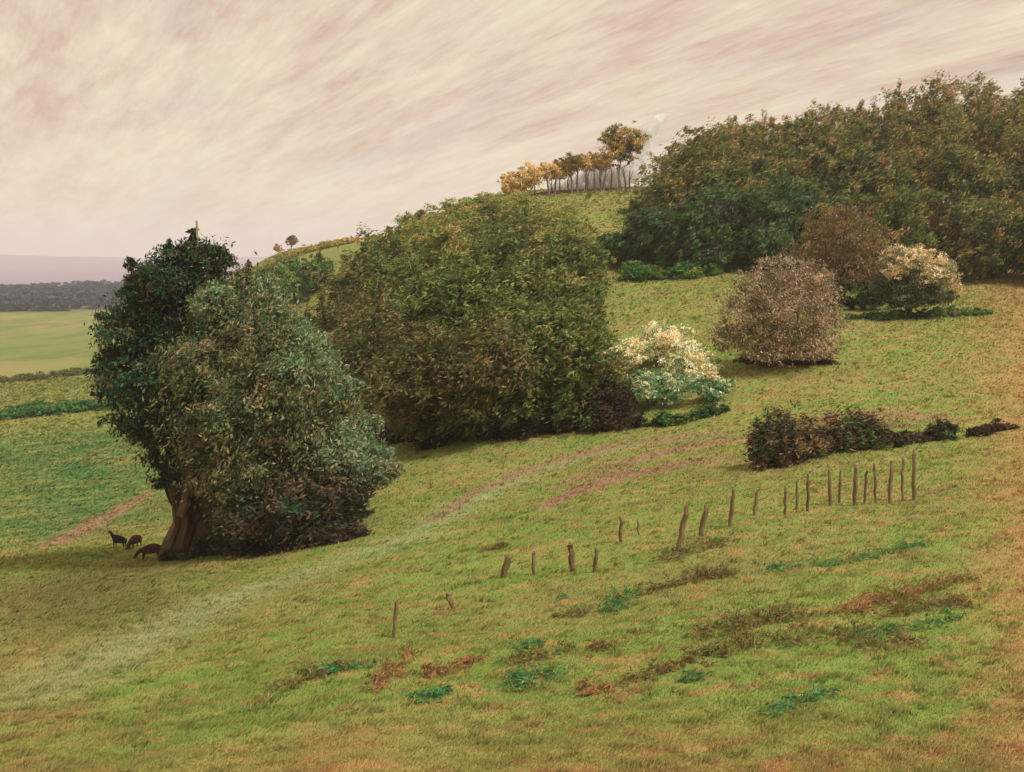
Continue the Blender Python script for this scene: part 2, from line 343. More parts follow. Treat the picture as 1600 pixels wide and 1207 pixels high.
# ------------------------------------------------------------------ 1. the big leaning tree on the left
def big_tree():
    Y = 60.0; bx, by, bz = P(290, Y); root = empty('willow_tree', (bx, by, bz))
    tag(root, 'big dark green tree with silvery right side and forked trunk, beside the three animals', 'tree')
    S = Y/FPX
    def lob(px, row, r, dy=0, f=1.0): return ((px-290)*S, dy, -(row-HOR)*S-bz, r*S*f, r*S*1.05, r*S)
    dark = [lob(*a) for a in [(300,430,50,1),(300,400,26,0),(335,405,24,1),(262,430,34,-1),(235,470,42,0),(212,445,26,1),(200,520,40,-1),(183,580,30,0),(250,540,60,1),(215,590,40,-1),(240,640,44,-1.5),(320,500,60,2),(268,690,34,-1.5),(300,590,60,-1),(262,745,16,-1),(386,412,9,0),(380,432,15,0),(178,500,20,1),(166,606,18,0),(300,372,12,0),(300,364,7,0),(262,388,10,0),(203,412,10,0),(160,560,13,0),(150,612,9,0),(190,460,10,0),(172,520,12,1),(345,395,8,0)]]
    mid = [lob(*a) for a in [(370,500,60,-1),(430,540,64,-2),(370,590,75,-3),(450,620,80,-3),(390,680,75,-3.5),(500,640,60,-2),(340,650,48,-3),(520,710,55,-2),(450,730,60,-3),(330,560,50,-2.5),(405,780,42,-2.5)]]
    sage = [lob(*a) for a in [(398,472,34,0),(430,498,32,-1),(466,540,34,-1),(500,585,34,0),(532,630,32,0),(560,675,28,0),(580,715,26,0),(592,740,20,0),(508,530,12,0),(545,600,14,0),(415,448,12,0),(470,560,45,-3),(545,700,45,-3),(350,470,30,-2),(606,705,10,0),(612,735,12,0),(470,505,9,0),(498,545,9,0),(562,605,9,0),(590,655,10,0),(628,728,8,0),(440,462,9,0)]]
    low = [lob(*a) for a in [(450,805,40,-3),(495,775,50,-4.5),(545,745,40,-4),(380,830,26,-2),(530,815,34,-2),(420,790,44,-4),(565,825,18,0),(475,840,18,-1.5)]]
    parts = []
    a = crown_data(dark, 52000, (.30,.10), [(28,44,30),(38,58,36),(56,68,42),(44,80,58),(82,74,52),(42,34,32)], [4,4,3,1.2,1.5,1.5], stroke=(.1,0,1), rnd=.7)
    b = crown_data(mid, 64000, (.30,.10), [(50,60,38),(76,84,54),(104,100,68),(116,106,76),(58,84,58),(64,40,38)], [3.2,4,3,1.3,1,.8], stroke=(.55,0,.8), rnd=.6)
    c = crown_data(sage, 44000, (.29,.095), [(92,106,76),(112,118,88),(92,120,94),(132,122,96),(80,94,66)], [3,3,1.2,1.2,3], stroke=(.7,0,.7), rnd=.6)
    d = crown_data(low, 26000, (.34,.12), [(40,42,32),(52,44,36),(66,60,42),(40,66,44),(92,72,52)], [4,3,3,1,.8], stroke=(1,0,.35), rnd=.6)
    pa = []
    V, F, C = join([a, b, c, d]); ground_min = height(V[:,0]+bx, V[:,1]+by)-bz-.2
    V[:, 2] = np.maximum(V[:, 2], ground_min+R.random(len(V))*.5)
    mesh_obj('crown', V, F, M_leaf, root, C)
    def q(px, row, dy=0): return np.array([(px-290)*S, dy, -(row-HOR)*S-bz])
    sp = [([q(272,880),q(280,850),q(290,815),q(296,780),q(292,740),q(284,690),q(268,640),q(250,570)], [.95,.75,.62,.6,.55,.48,.36,.2]),
          ([q(300,880,.4),q(312,840,.4),q(318,800,.4),q(322,750),q(318,700),q(306,640),q(300,560),q(300,450)], [.8,.6,.52,.5,.45,.38,.28,.1]),
          ([q(322,770,-.5),q(350,720,-1),q(385,660,-1.5),q(420,600,-1.5),q(450,560,-1)], [.42,.38,.32,.22,.1]),
          ([q(314,850,.3),q(345,820,.5),q(385,790,.5),q(440,750,0),q(500,700,0)], [.42,.34,.28,.2,.08]),
          ([q(258,884,-.4),q(268,850,-.5),q(283,815,-.5),q(280,780,-.6),q(268,740,-.8),q(246,700,-.8),q(222,660,-.6)], [.5,.4,.34,.3,.26,.2,.1]),
          ([q(292,800,-.9),q(304,760,-1.1),q(312,720,-1.3),q(330,680,-1.5)], [.28,.26,.2,.1])]
    stems_of('trunk', sp, lin(104,86,62), root)
    lim = []
    for e in dark[::2]+mid[::2]+sage[::3]:
        st = sp[R.integers(0,3)][0][R.integers(2,5)]; lim.append((curve(st, e[:3], 6, .1), np.linspace(.22,.04,6)))
    stems_of('limb', lim, lin(80,68,54), root)
    V, F, C = tubes([([q(303,455),q(306,410),q(308,375),q(307,345)], [.11,.1,.08,.06])], lin(176,158,128)); mesh_obj('bare_twig', V, F, M_bark, root, C)
big_tree()

# ------------------------------------------------------------------ 2. the central thicket: overlapping trees climbing the slope
def wood_tree(px, Y, top, hw, label, name, cat='tree', pal=OLIVES, wts=(3,3.6,2.8,.8,2,1), n=9000, leaf=(.5,.17), group=None, k=13, down=.5, stems=1, bark=BARK, lowfrac=.08, **kw):
    """tree at column px and distance Y whose top reaches row `top`; hw = half width in metres"""
    x, y, z = P(px, Y); ztop = -(top-HOR)/FPX*Y; h = ztop-z; cz = h*(.5+lowfrac*.5); rz = h*(.5-lowfrac*.5)
    return grow_tree(name, label, cat, (x, y, z), h, round_lobes(hw, rz, cz, k), n, leaf, pal, wts, group, stems=stems, bark=bark, **kw)
GR = 'trees and scrub of the central thicket'
BROWNO = [(66,74,38),(82,80,46),(98,90,56),(116,98,64),(52,56,36),(66,54,42)]
LIGHTO = [(98,108,54),(116,120,64),(134,122,72),(84,96,46),(70,96,54),(140,118,80)]
thicket = [
 # px, Y, top, hw, palette, label
 (655, 79, 520, 4.2, BROWNO, 'brownish front tree at the left end of the central thicket, beside the big tree', 17000),
 (742, 79, 490, 5.0, BROWNO, 'second tree from the left in the front row of the central thicket', 20000),
 (822, 80, 470, 4.8, OLIVES, 'dark green tree in the middle of the front row of the central thicket', 20000),
 (893, 80, 490, 4.0, OLIVES, 'rightmost front row tree of the central thicket, beside the white blossoming bushes', 17000),
 (575, 90, 450, 4.4, BROWNO, 'dull brown tree on the left flank of the thicket, above the silvery crown', 15000),
 (640, 98, 415, 5.2, OLIVES, 'olive tree in the second row of the thicket, left of its middle', 15000),
 (725, 99, 405, 5.4, OLIVES, 'broad olive tree in the second row of the thicket, near its middle', 15000),
 (805, 100, 400, 5.2, OLIVES, 'dark olive tree in the second row of the thicket, right of its middle', 15000),
 (880, 100, 412, 3.8, OLIVES, 'olive tree at the right end of the second row of the thicket', 13000),
 (540, 112, 400, 4.6, BROWNO, 'rounded olive tree at the upper left corner of the thicket, facing the small meadow', 13000),
 (610, 128, 362, 6.0, OLIVES, 'tree on the upper left slope of the thicket, just under the skyline', 13000),
 (700, 132, 342, 6.2, LIGHTO, 'light olive tree on the upper slope of the thicket, left of centre', 13000),
 (790, 134, 334, 6.2, OLIVES, 'olive tree high in the thicket, under the pale grassy crest', 13000),
 (903, 128, 365, 3.8, OLIVES, 'olive bush at the upper right shoulder of the thicket', 9000),
 (872, 150, 322, 5.0, LIGHTO, 'yellow olive scrub tree just under the crest, right side of the thicket', 10000),
 (825, 165, 305, 5.6, LIGHTO, 'yellow olive scrub tree just under the crest, below the ochre shrubs', 10000),
 (862, 136, 345, 5.0, LIGHTO, 'light olive bushy tree high on the right side of the thicket', 12000),
 (648, 172, 338, 5.4, LIGHTO, 'feathery yellowish tree breaking the skyline at the left of the crest', 9000),
 (705, 185, 312, 6.0, LIGHTO, 'yellow green tree on the skyline between the feathery tree and the crest', 9000),
 (765, 190, 303, 6.0, LIGHTO, 'pale olive low tree on the skyline just left of the crest scrub', 9000),
]
for px, Y, top, hw, pal, lab, n in thicket:
    wood_tree(px, Y, top, hw, lab, 'thicket_tree', pal=pal, n=n, leaf=(.45,.15) if Y < 95 else (.6,.2), group=GR, spray=.12, rnd=.55, stroke=(.9,0,.5))

# ------------------------------------------------------------------ scrub builders
def scrub(name, label, cat, pts, hgt, wid, n, leaf, pal, wts, group=None, stroke=(1,0,.3), sparse=False):
    """low growth following a line on the ground; pts are plan points"""
    pts = [np.array(p) for p in pts]; ox, oy = pts[0]; oz = H(ox, oy); lobes = []
    seg = [np.linalg.norm(b-a) for a, b in zip(pts[:-1], pts[1:])]; tot = sum(seg); k = max(3, int(tot/(wid*.55)))
    for i in range(k):
        s = (i+R.random()*.6)/k*tot; j = 0
        while j < len(seg)-1 and s > seg[j]: s -= seg[j]; j += 1
        p = pts[j]+(pts[j+1]-pts[j])*min(1, s/seg[j]); f = (.6+.7*R.random()); e = 1 if 0 < i < k-1 else .6
        px, py = p+R.normal(size=2)*wid*.15; lobes.append((px-ox, py-oy, H(px, py)-oz+hgt*.32*f*e, wid*.6*f*e, wid*.55*f*e, hgt*.62*f*e))
    if sparse: lobes = [(a+R.normal()*w*.5, b+R.normal()*w*.7, c, w*(.6+1.6*R.random()), w*(.4+.9*R.random()), h_*(.3+.8*R.random())) for a, b, c, w, _, h_ in lobes for _r in range(3) if R.random() < .7] or lobes
    V, F, C = crown_data(lobes, n, leaf, pal, wts, stroke=stroke, rnd=.6, shell=.95 if sparse else .8, spray=.45 if sparse else .2, per=6 if sparse else 22)
    g = height(V[:,0]+ox, V[:,1]+oy)-oz; V[:,2] = np.where(V[:,2] < g, g+.02+.08*R.random(len(V)), V[:,2])
    root = empty(name, (ox, oy, oz)); tag(root, label, cat, group); mesh_obj('foliage', V, F, M_leaf, root, C)
    st = []
    for q in (lobes[::2] if hgt > .7 else []): st.append((curve((q[0], q[1], H(q[0]+ox, q[1]+oy)-oz-.1), (q[0]+R.normal()*.1, q[1], q[2]+q[5]*.6), 4, .1), np.linspace(.035, .01, 4)*max(1, hgt)))
    stems_of('stem', st, lin(84,66,50), root)
    return root
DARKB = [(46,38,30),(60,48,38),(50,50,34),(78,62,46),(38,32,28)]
# dark undergrowth along the foot of the thicket
g = lambda a: [G(*p) for p in a]
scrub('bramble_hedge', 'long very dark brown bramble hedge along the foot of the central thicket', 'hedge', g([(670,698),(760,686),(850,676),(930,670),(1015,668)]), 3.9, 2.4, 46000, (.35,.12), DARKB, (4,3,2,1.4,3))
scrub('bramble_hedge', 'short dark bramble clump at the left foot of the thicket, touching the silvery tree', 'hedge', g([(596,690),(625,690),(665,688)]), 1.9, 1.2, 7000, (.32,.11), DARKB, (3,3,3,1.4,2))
scrub('low_bush', 'low dark green bush sloping right of the long bramble hedge, below the white blossom', 'bush', g([(1015,668),(1060,662),(1120,648),(1150,640)]), .8, 1.2, 7000, (.32,.11), [(44,82,44),(70,96,44),(40,54,34),(92,100,48)], (3,3,2,2))
# dark hedge in the hollow on the right
scrub('hollow_hedge', 'dark brown hedge on the right with a steep left end, above the posts', 'hedge', g([(1182,738),(1215,728),(1265,716),(1330,705),(1385,699)]), 2.3, 1.6, 27000, (.34,.09), DARKB+[(64,86,46),(116,94,62)], (1.6,2.6,2.6,3,1,2,2))
scrub('hollow_hedge', 'thin straggling right part of the dark hollow hedge, running to the picture edge', 'hedge', g([(1360,700),(1410,695),(1450,690),(1500,684)]), 1.0, 1.1, 9000, (.34,.1), DARKB+[(60,82,44)], (2.4,3,3,2,1,2))
scrub('hollow_hedge', 'small dark dab of hedge at the right edge, beyond the straggling hedge', 'hedge', g([(1515,686),(1545,676),(1590,670)]), .6, .8, 2600, (.3,.1), DARKB, (3,3,2,2,2))

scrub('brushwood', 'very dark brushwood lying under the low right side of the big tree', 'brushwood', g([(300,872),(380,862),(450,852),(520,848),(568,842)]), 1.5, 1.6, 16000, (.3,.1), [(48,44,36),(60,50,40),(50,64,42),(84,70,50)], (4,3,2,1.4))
scrub('brushwood', 'small dark weeds at the foot of the big tree trunk', 'weeds', g([(245,880),(262,876),(300,876)]), .6, .6, 2600, (.22,.07), [(48,48,36),(56,60,40),(70,70,46)], (3,3,2))
# ------------------------------------------------------------------ 3. white blossoming bushes
BLOS = [(206,200,182),(190,180,152),(160,158,122),(108,124,84),(72,102,72),(196,174,144)]
SAGEB = [(98,130,96),(72,108,74),(140,146,112),(60,92,58),(180,174,144)]
def bush(px, row, hw, hh, label, pal, wts, n=5000, leaf=(.3,.12), name='blossom_bush', group='white blossoming bushes beside the thicket', cat='bush', stems=3):
    x, y = G(px, row); z = H(x, y); lobes = round_lobes(hw, hh*.5, hh*.5, 9)
    return grow_tree(name, label, cat, (x, y, z), hh, lobes, n, leaf, pal, wts, group, trunk_r=.09, stems=stems, shell=.9, spray=.4)
bush(1030, 572, 3.2, 4.4, 'tallest white blossoming bush, at the top of the blossom patch right of the thicket', BLOS, (2.6,3,3,3,1.6,1.4), 11000)
bush(975, 588, 2.5, 3.4, 'creamy blossoming bush tight against the right edge of the thicket', BLOS, (1.8,2.6,3,3,1.6,1.4), 6500)
bush(1082, 604, 2.6, 3.2, 'blossoming bush in the middle of the blossom patch, nearest the pink round tree', BLOS, (2.2,3,3,3,2,1.4), 7500)
bush(1035, 632, 2.8, 2.8, 'blue green bush with a pale top at the front of the blossom patch', SAGEB, (3,3,2.6,2,2), 8000)
bush(1112, 626, 2.0, 2.0, 'low sage bush flecked with white at the right front of the blossom patch', SAGEB, (2,3,3,2,2.4), 4500)
bush(968, 640, 1.5, 2.0, 'dark green scrubby bush between the bramble hedge and the blossom patch', [(48,66,36),(72,86,42),(96,96,50),(50,44,34)], (3,3,2,2), 5000)

# ------------------------------------------------------------------ 4. the specimen trees on the right meadow
PINKT = [(146,122,102),(124,104,86),(104,90,72),(84,82,60),(162,140,118),(72,76,52)]
x, y = G(1225, 572); z = H(x, y); S = y/FPX
def spec_lobes(x, y, z, px0, arr):
    S = y/FPX; return [((px-px0)*S, dy, -(row-HOR)*S-z, rx*S, rx*S*1.0, rz*S) for px, row, rx, rz, dy in arr]
grow_tree('blossom_tree', 'round pinkish brown blossom tree with a dark shadow beneath it on the meadow', 'tree', (x, y, z), 9.0,
    spec_lobes(x, y, z, 1225, [(1225,480,62,58,0),(1190,440,34,30,0),(1225,425,42,30,1),(1262,440,36,32,0),(1285,480,32,36,0),(1295,520,28,28,0),(1270,535,40,26,-1),(1180,520,44,34,-1),(1150,500,34,38,0),(1140,530,26,22,1),(1225,530,50,24,-1),(1165,465,28,28,0),(1240,480,50,40,-2.5),(1215,548,60,16,-1),(1265,550,34,14,0),(1195,495,40,36,-2.5)]),
    30000, (.30,.10), PINKT, (2.4,3,3,3,1.8,2), trunk_r=.28, stems=3, spray=.14, stroke=(-.4,0,.8), rnd=.6)
wood_tree(1318, 124, 318, 6.3, 'large rounded rust brown tree behind the pink tree, at the edge of the wood', 'beech_tree', pal=[(98,82,54),(110,90,60),(82,74,46),(66,66,40),(126,102,74)], wts=(3,3,3,2,1.4), n=22000, leaf=(.42,.14), rnd=.55, stroke=(.3,0,1), lowfrac=.12)
wood_tree(1290, 118, 440, 2.6, 'low dark green bush under the left side of the rust brown tree', 'low_bush', cat='bush', pal=[(40,56,32),(58,70,36),(86,80,48)], wts=(3,3,1), n=5000, leaf=(.4,.13), lowfrac=.0)
wood_tree(1352, 118, 436, 2.6, 'low dark green bush between the rust brown tree and the white flowering tree', 'low_bush', cat='bush', pal=[(36,52,32),(54,66,36),(70,60,44)], wts=(3,3,1), n=5000, leaf=(.4,.13), lowfrac=.0)
x, y = G(1418, 497); z = H(x, y)
grow_tree('hawthorn_tree', 'small spreading tree with white flowers on top and a short trunk', 'tree', (x, y, z), 7.6,
    spec_lobes(x, y, z, 1418, [(1420,450,40,26,0),(1385,450,22,20,0),(1405,468,30,16,-1),(1455,462,28,16,0)]), 9000, (.36,.13), [(46,60,42),(60,76,54),(84,84,60),(72,62,48)], (3,3,2,1), trunk_r=.36, stems=1, spray=.14)
hw_ = bpy.context.scene.objects.get('hawthorn_tree') or [o for o in COL.objects if o.name.startswith('hawthorn')][0]
V, F, C = crown_data(spec_lobes(x, y, z, 1418, [(1405,400,22,16,-1),(1430,398,22,14,-1),(1395,425,18,14,-1),(1458,412,22,15,-1),(1475,430,18,16,-1),(1486,452,12,14,-1),(1440,425,28,18,-2),(1385,405,12,12,0)]), 9000, (.34,.12), [(186,168,136),(160,138,110),(128,126,98),(96,104,76),(200,188,160)], (2,3,3,3,1.4), shell=.8, spray=.2)
mesh_obj('blossom', V, F, M_leaf, hw_, C)
# low hedges behind the meadow
scrub('meadow_hedge', 'thin dark hedge line running under the small white flowering tree', 'hedge', g([(1325,500),(1400,500),(1480,496),(1550,492)]), .9, 1.3, 9000, (.36,.12), [(52,84,46),(80,96,48),(48,60,38),(104,84,56)], (3,3,2,1))
scrub('meadow_hedge', 'low bright green hedge at the foot of the big wood, behind the pink tree', 'hedge', g([(975,442),(1020,438),(1075,434),(1130,430)]), 2.2, 2.4, 9000, (.5,.17), [(60,98,48),(84,108,48),(48,78,40),(112,112,56)], (3,3,2,1))

scrub('painted_shade', 'flat dark brown leaf strip imitating the shade under the round pinkish tree', 'painted shade', g([(1150,566),(1210,572),(1310,570)]), .8, 1.3, 8000, (.3,.09), DARKB, (3,3,1.5,2,3))  # dark leaves added to imitate the shadow beneath the tree
# ------------------------------------------------------------------ 5. the big wood on the right hilltop: reads as one mass
parts = []
def wood_row(Y, cols, tops, hw, step, n, pal, wts):
    px = cols[0]
    while px <= cols[1]:
        p = px+R.normal()*6; Yj = Y+R.normal()*3; top = np.interp(p, [t[0] for t in tops], [t[1] for t in tops])+R.normal()*5
        x, y, z = P(p, Yj); h = max(3.0, -(top-HOR)/FPX*Yj-z); s = hw*(.8+.4*R.random())
        lb = np.array(round_lobes(s, h*.5, h*.5, 10)); lb[:, 0] += x; lb[:, 1] += y; lb[:, 2] += z
        parts.append(crown_data(lb, n, (.8,.24), pal, wts, stroke=(.8,0,.65), rnd=.45, spray=.1)); px += step
WOODP = [(60,74,38),(76,86,44),(92,96,50),(114,102,60),(134,110,72),(54,52,38)]
TOPP = [(90,92,50),(110,100,58),(130,110,70),(146,120,82),(72,80,44)]
wood_row(148, (975, 1255), [(950,390),(1000,340),(1100,300),(1250,290)], 4.2, 28, 8000, [(50,72,42),(64,86,48),(56,52,44),(76,90,50)], (3,3,2,2))
wood_row(150, (1290, 1760), [(1250,320),(1400,300),(1600,300),(1750,280)], 5.0, 34, 8500, WOODP, (2.6,3,3,2.4,1,2))
wood_row(165, (1016, 1760), [(960,340),(1020,300),(1060,260),(1100,250),(1300,240),(1600,230),(1750,220)], 5.2, 36, 8500, WOODP, (3,3,3,2,1,2))
wood_row(185, (1046, 1760), [(1000,290),(1046,236),(1100,212),(1300,190),(1450,165),(1600,160),(1750,155)], 6.0, 40, 9000, WOODP, (2,3,3,2.4,1.6,1))
wood_row(206, (1084, 1780), [(1030,218),(1090,196),(1200,188),(1280,174),(1330,152),(1370,162),(1400,138),(1500,123),(1560,128),(1650,122),(1780,120)], 5.4, 30, 8500, TOPP, (3,3,2.6,1.6,2.4))
V, F, C = join(parts)
wood = mesh_obj('woodland', V, F, M_leaf, col=C); tag(wood, 'dense olive brown wood covering the whole hilltop on the right', 'wood', kind='stuff')

# ------------------------------------------------------------------ 6. crest: ochre trees, thin stems
OCH = [(176,152,104),(160,138,92),(136,124,78),(108,104,66),(188,166,124)]
def crest_tree(px, Y, top, hw, base_frac, label, name='ochre_tree', n=2600, pal=OCH, wts=(3,3,3,2,2), group='ochre trees along the crest', stems=1):
    x, y, z = P(px, Y); ztop = -(top-HOR)/FPX*Y; h = ztop-z; cz = h*(1+base_frac)/2; rz = h*(1-base_frac)/2
    return grow_tree(name, label, 'tree', (x, y, z), h, round_lobes(hw, rz, cz, 9), n, (.55,.2), pal, wts, group, trunk_r=.16, stems=stems, bark=lin(140,118,116), spray=.25, shell=.7)
crest_tree(972, 218, 194, 4.6, .38, 'tall round ochre tree with a dark green heart, highest on the crest', n=9000, pal=[(164,138,84),(120,108,62),(72,76,44),(60,68,42),(146,120,72)], wts=(2.4,2,3,2,3), stems=2)
crest_tree(812, 214, 262, 3.24, .1, 'leftmost low ochre shrub tree on the crest', n=4500)
crest_tree(795, 213, 274, 2.6, .0, 'lowest ochre bush at the left end of the crest', n=4000)
crest_tree(940, 218, 238, 2.8, .45, 'ochre bush tucked under the left side of the tall round ochre tree', n=4500)
crest_tree(877, 217, 250, 3.0, .4, 'wide low ochre tree behind the others in the middle of the crest', n=5000)
crest_tree(836, 215, 254, 3.24, .25, 'second low ochre tree from the left on the crest', n=4000)
crest_tree(862, 216, 250, 2.97, .45, 'low ochre tree on the crest above the first two leaning stems', n=3600)
crest_tree(892, 216, 244, 3.51, .5, 'fourth ochre tree from the left on the crest, with a dark olive top', n=4000, pal=[(110,96,54),(84,84,44),(140,112,62)], wts=(3,3,2))
crest_tree(918, 217, 240, 3.51, .5, 'ochre tree on the crest next to the tall round one, on its left', n=4000)
for i, (a, b) in enumerate([(850,262),(866,260),(893,262),(905,258),(917,262),(928,256),(938,260),(950,258),(958,262),(966,256),(976,262),(986,266)]):
    x, y, z = P(a+(8 if i == 0 else R.normal()*3), 212.5+R.random()*2); tx = (a-800)/FPX*212; tz = -(b-HOR)/FPX*212
    V, F, C = tubes([([(0,0,-.4),((tx-x)*.5+R.normal()*.15,0,(tz-z)*.5),(tx-x,0,tz-z)], [.24,.19,.09]), ([((tx-x)*.6,0,(tz-z)*.55),((tx-x)*.6+R.normal()*.9,.3,(tz-z)*.98)],[.1,.05])], lin(132,106,112))
    o = mesh_obj('bare_tree', V, F, M_bark, None, C); o.location = (x, y, z)
    tag(o, ('dark bare stem leaning left, first of the stems on the crest' if i == 0 else 'second bare stem from the left on the crest, standing clear of the rest' if i == 1 else 'thin purplish bare stem in the close rank of stems before the white smoke'), 'tree', 'bare stems on the crest')
# small skyline plants on the left
wood_tree(455, 375, 368, 2.0, 'tiny round brown tree alone on the left skyline', 'skyline_tree', pal=[(130,104,76),(110,94,62),(92,86,52)], wts=(1,1,1), n=2500, leaf=(.8,.3), lowfrac=.3)
wood_tree(434, 370, 381, 1.3, 'faint tiny bush left of the tiny round skyline tree', 'skyline_tree', cat='bush', pal=[(150,124,94),(130,110,80)], wts=(1,1), n=900, leaf=(.8,.3), lowfrac=.2)
for (a, b, top, Y, hw, lab) in [(462,0,402,250,7.5,'long low dark green bush on the far meadow behind the big tree'),(492,0,400,248,4.5,'rounder dark green bush at the right end of the far meadow bushes'),(412,0,410,255,4.5,'lighter green bush at the left end of the far meadow bushes')]:
    wood_tree(a, Y, top, hw, lab, 'meadow_bush', cat='bush', pal=[(62,92,48),(84,104,50),(110,112,60),(50,74,42)], wts=(3,3,2,2), n=7000, leaf=(.9,.3), group='bushes on the far meadow', lowfrac=0)
for i, (a, Y, top, lab) in enumerate([(640,230,334,'small dark tuft tree on the skyline, left of two'),(662,232,328,'small dark tuft tree on the skyline, right of two')]):
    wood_tree(a, Y, top, 2.0, lab, 'skyline_tree', pal=[(96,88,52),(76,80,44)], wts=(1,1), n=2500, leaf=(.6,.2), lowfrac=.2)
# orange brushwood skyline left of the thicket
sc1 = scrub('skyline_scrub', 'line of low tan scrub along the left skyline above the far meadow', 'scrub', [P(p, 345)[:2] for p in (395,440,490,540,590)], 2.6, 4.0, 12000, (.9,.3), [(140,124,66),(160,128,80),(110,112,56),(124,118,60)], (1,1,1,1))
scrub('far_hedge', 'dark hedge line crossing the pale field at the far left', 'hedge', g([(-40,604),(60,594),(120,586),(185,580)]), 1.6, 3.0, 9000, (.8,.25), [(84,88,48),(96,84,56),(66,74,40)], (1,1,1))
scrub('far_hedge', 'green hedge at the top of the dark pasture at the far left', 'hedge', g([(-40,662),(60,650),(130,642),(195,640)]), 2.2, 3.6, 12000, (.6,.2), [(52,88,50),(70,100,50),(46,66,42)], (2,2,1))

# far woods on the plain (a mass nobody could count)
parts = []
for i in range(420):
    a = radians(-32+30*R.random()); r = 880+620*R.random()**1.2; x, y = r*math.sin(a), r*math.cos(a); hgt = 7+4*R.random()
    if fbm(np.array([x*.006]), np.array([y*.012]), 2)[0] < .38: continue
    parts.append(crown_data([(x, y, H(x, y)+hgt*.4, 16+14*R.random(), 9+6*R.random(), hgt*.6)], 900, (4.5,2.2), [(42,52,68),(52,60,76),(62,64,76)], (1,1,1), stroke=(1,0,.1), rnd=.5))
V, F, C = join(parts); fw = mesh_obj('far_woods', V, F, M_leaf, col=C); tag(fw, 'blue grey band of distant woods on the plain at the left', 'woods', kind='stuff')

# ------------------------------------------------------------------ 7. smoke behind the stems
def smoke():
    Y = 222.0; pts = [(855,293,6),(900,285,13),(940,280,16),(972,277,17),(992,268,14),(1003,250,11),(1009,226,10),(1017,204,11),(1029,188,8),(1043,178,3)]
    ox, oy, oz = P(940, Y); V = []; F = []; k = 16; path = [np.array([(a-800)/FPX*Y, Y+R.normal()*.3, -(b-HOR)/FPX*Y]) for a, b, _ in pts]; rr = [c/FPX*Y for *_, c in pts]
    P_ = []; Rr = []
    for i in range(len(path)-1):
        for t in np.linspace(0, 1, 5)[:-1]: P_.append(path[i]*(1-t)+path[i+1]*t); Rr.append(rr[i]*(1-t)+rr[i+1]*t)
    P_.append(path[-1]); Rr.append(rr[-1]*.4)
    V, F = tube(P_, Rr, k=k, wob=.16); V = V-np.array([ox, oy, oz]); Fl = [tuple(dict.fromkeys(f)) for f in F.tolist()]
    mt = bpy.data.materials.new('smoke'); mt.use_nodes = True; T = mt.node_tree; T.nodes.clear(); o_ = T.nodes.new('ShaderNodeOutputMaterial'); v = T.nodes.new('ShaderNodeVolumePrincipled')
    v.inputs['Color'].default_value = (.985,.995,1,1); v.inputs['Anisotropy'].default_value = .2
    tc = T.nodes.new('ShaderNodeTexCoord'); nz = T.nodes.new('ShaderNodeTexNoise'); nz.inputs['Scale'].default_value = 1.1; nz.inputs['Detail'].default_value = 4; T.links.new(tc.outputs['Object'], nz.inputs['Vector'])
    mr = T.nodes.new('ShaderNodeMapRange'); mr.inputs[1].default_value = .40; mr.inputs[2].default_value = .68; mr.inputs[3].default_value = .12; mr.inputs[4].default_value = 3.6; T.links.new(nz.outputs[0], mr.inputs[0]); T.links.new(mr.outputs[0], v.inputs['Density'])
    T.links.new(v.outputs[0], o_.inputs['Volume'])
    o = mesh_obj('smoke', V, Fl, mt, smooth=True); o.location = (ox, oy, oz); tag(o, 'white smoke behind the bare stems, rising in a thin plume beside the wood', 'smoke', kind='stuff')
smoke()

# ------------------------------------------------------------------ 8. posts
posts = [(617,938,996,.10,.05),(709,925,952,.13,-.35),(787,868,906,.17,.2),(834,862,900,.10,.0),(895,848,893,.15,-.1),(930,857,895,.10,.05),(970,808,848,.09,.0),(997,812,838,.05,0),(1058,790,860,.14,.22),(1095,790,838,.13,.2),(1141,762,824,.13,.08),(1178,768,806,.10,.15),(1227,760,806,.09,0),(1245,752,802,.07,-.03),(1262,742,800,.09,0),(1297,735,792,.11,-.04),(1312,734,788,.08,.02),(1335,727,792,.13,.04),(1350,733,786,.09,.1),(1368,724,786,.08,-.03),(1390,720,786,.12,.05),(1409,714,782,.08,.03),(1428,705,782,.12,.0)]
ordn = ['first','second','third','fourth','fifth','sixth','seventh','eighth','ninth','tenth','eleventh','twelfth','thirteenth','fourteenth','fifteenth','sixteenth','seventeenth','eighteenth','nineteenth','twentieth','twenty-first','twenty-second','last']
for i, (px, top, bot, wd, ln) in enumerate(posts):
    x, y = G(px, bot); z = H(x, y); h = (bot-top)/FPX*y; wd = wd*y/40*(.8 if i < 10 else .62)
    k = 8; pts = []; rad = []
    for t in (0, .12, .28, .45, .62, .8, .93, 1.0): pts.append((ln*h*t+R.normal()*.022, R.normal()*.02, -.35*(t == 0)+h*t)); rad.append(wd*(.62+.42*math.sin(.5+2.2*t)*(.8+.4*R.random()))*(1 if t < .98 else .5))
    V, F = tube(pts, rad, k=k, wob=.14); C = np.tile(np.array(lin(126,110,80))*(.8+.3*R.random()), (len(V), 1))
    o = mesh_obj('fence_post', V, [tuple(dict.fromkeys(f)) for f in F.tolist()], M_post, None, C); o.location = (x, y, z); o.rotation_euler.z = R.random()*.3
    look = ('short stout post leaning left' if ln < -.2 else 'thick dark post leaning right' if ln > .15 and wd > .1 else 'leaning post' if ln > .12 else 'thin faint post' if wd < .06 else 'upright rough post')
    tag(o, f'{look}, {ordn[i]} from the left in the row of posts', 'post', 'wooden posts in a row across the slope')

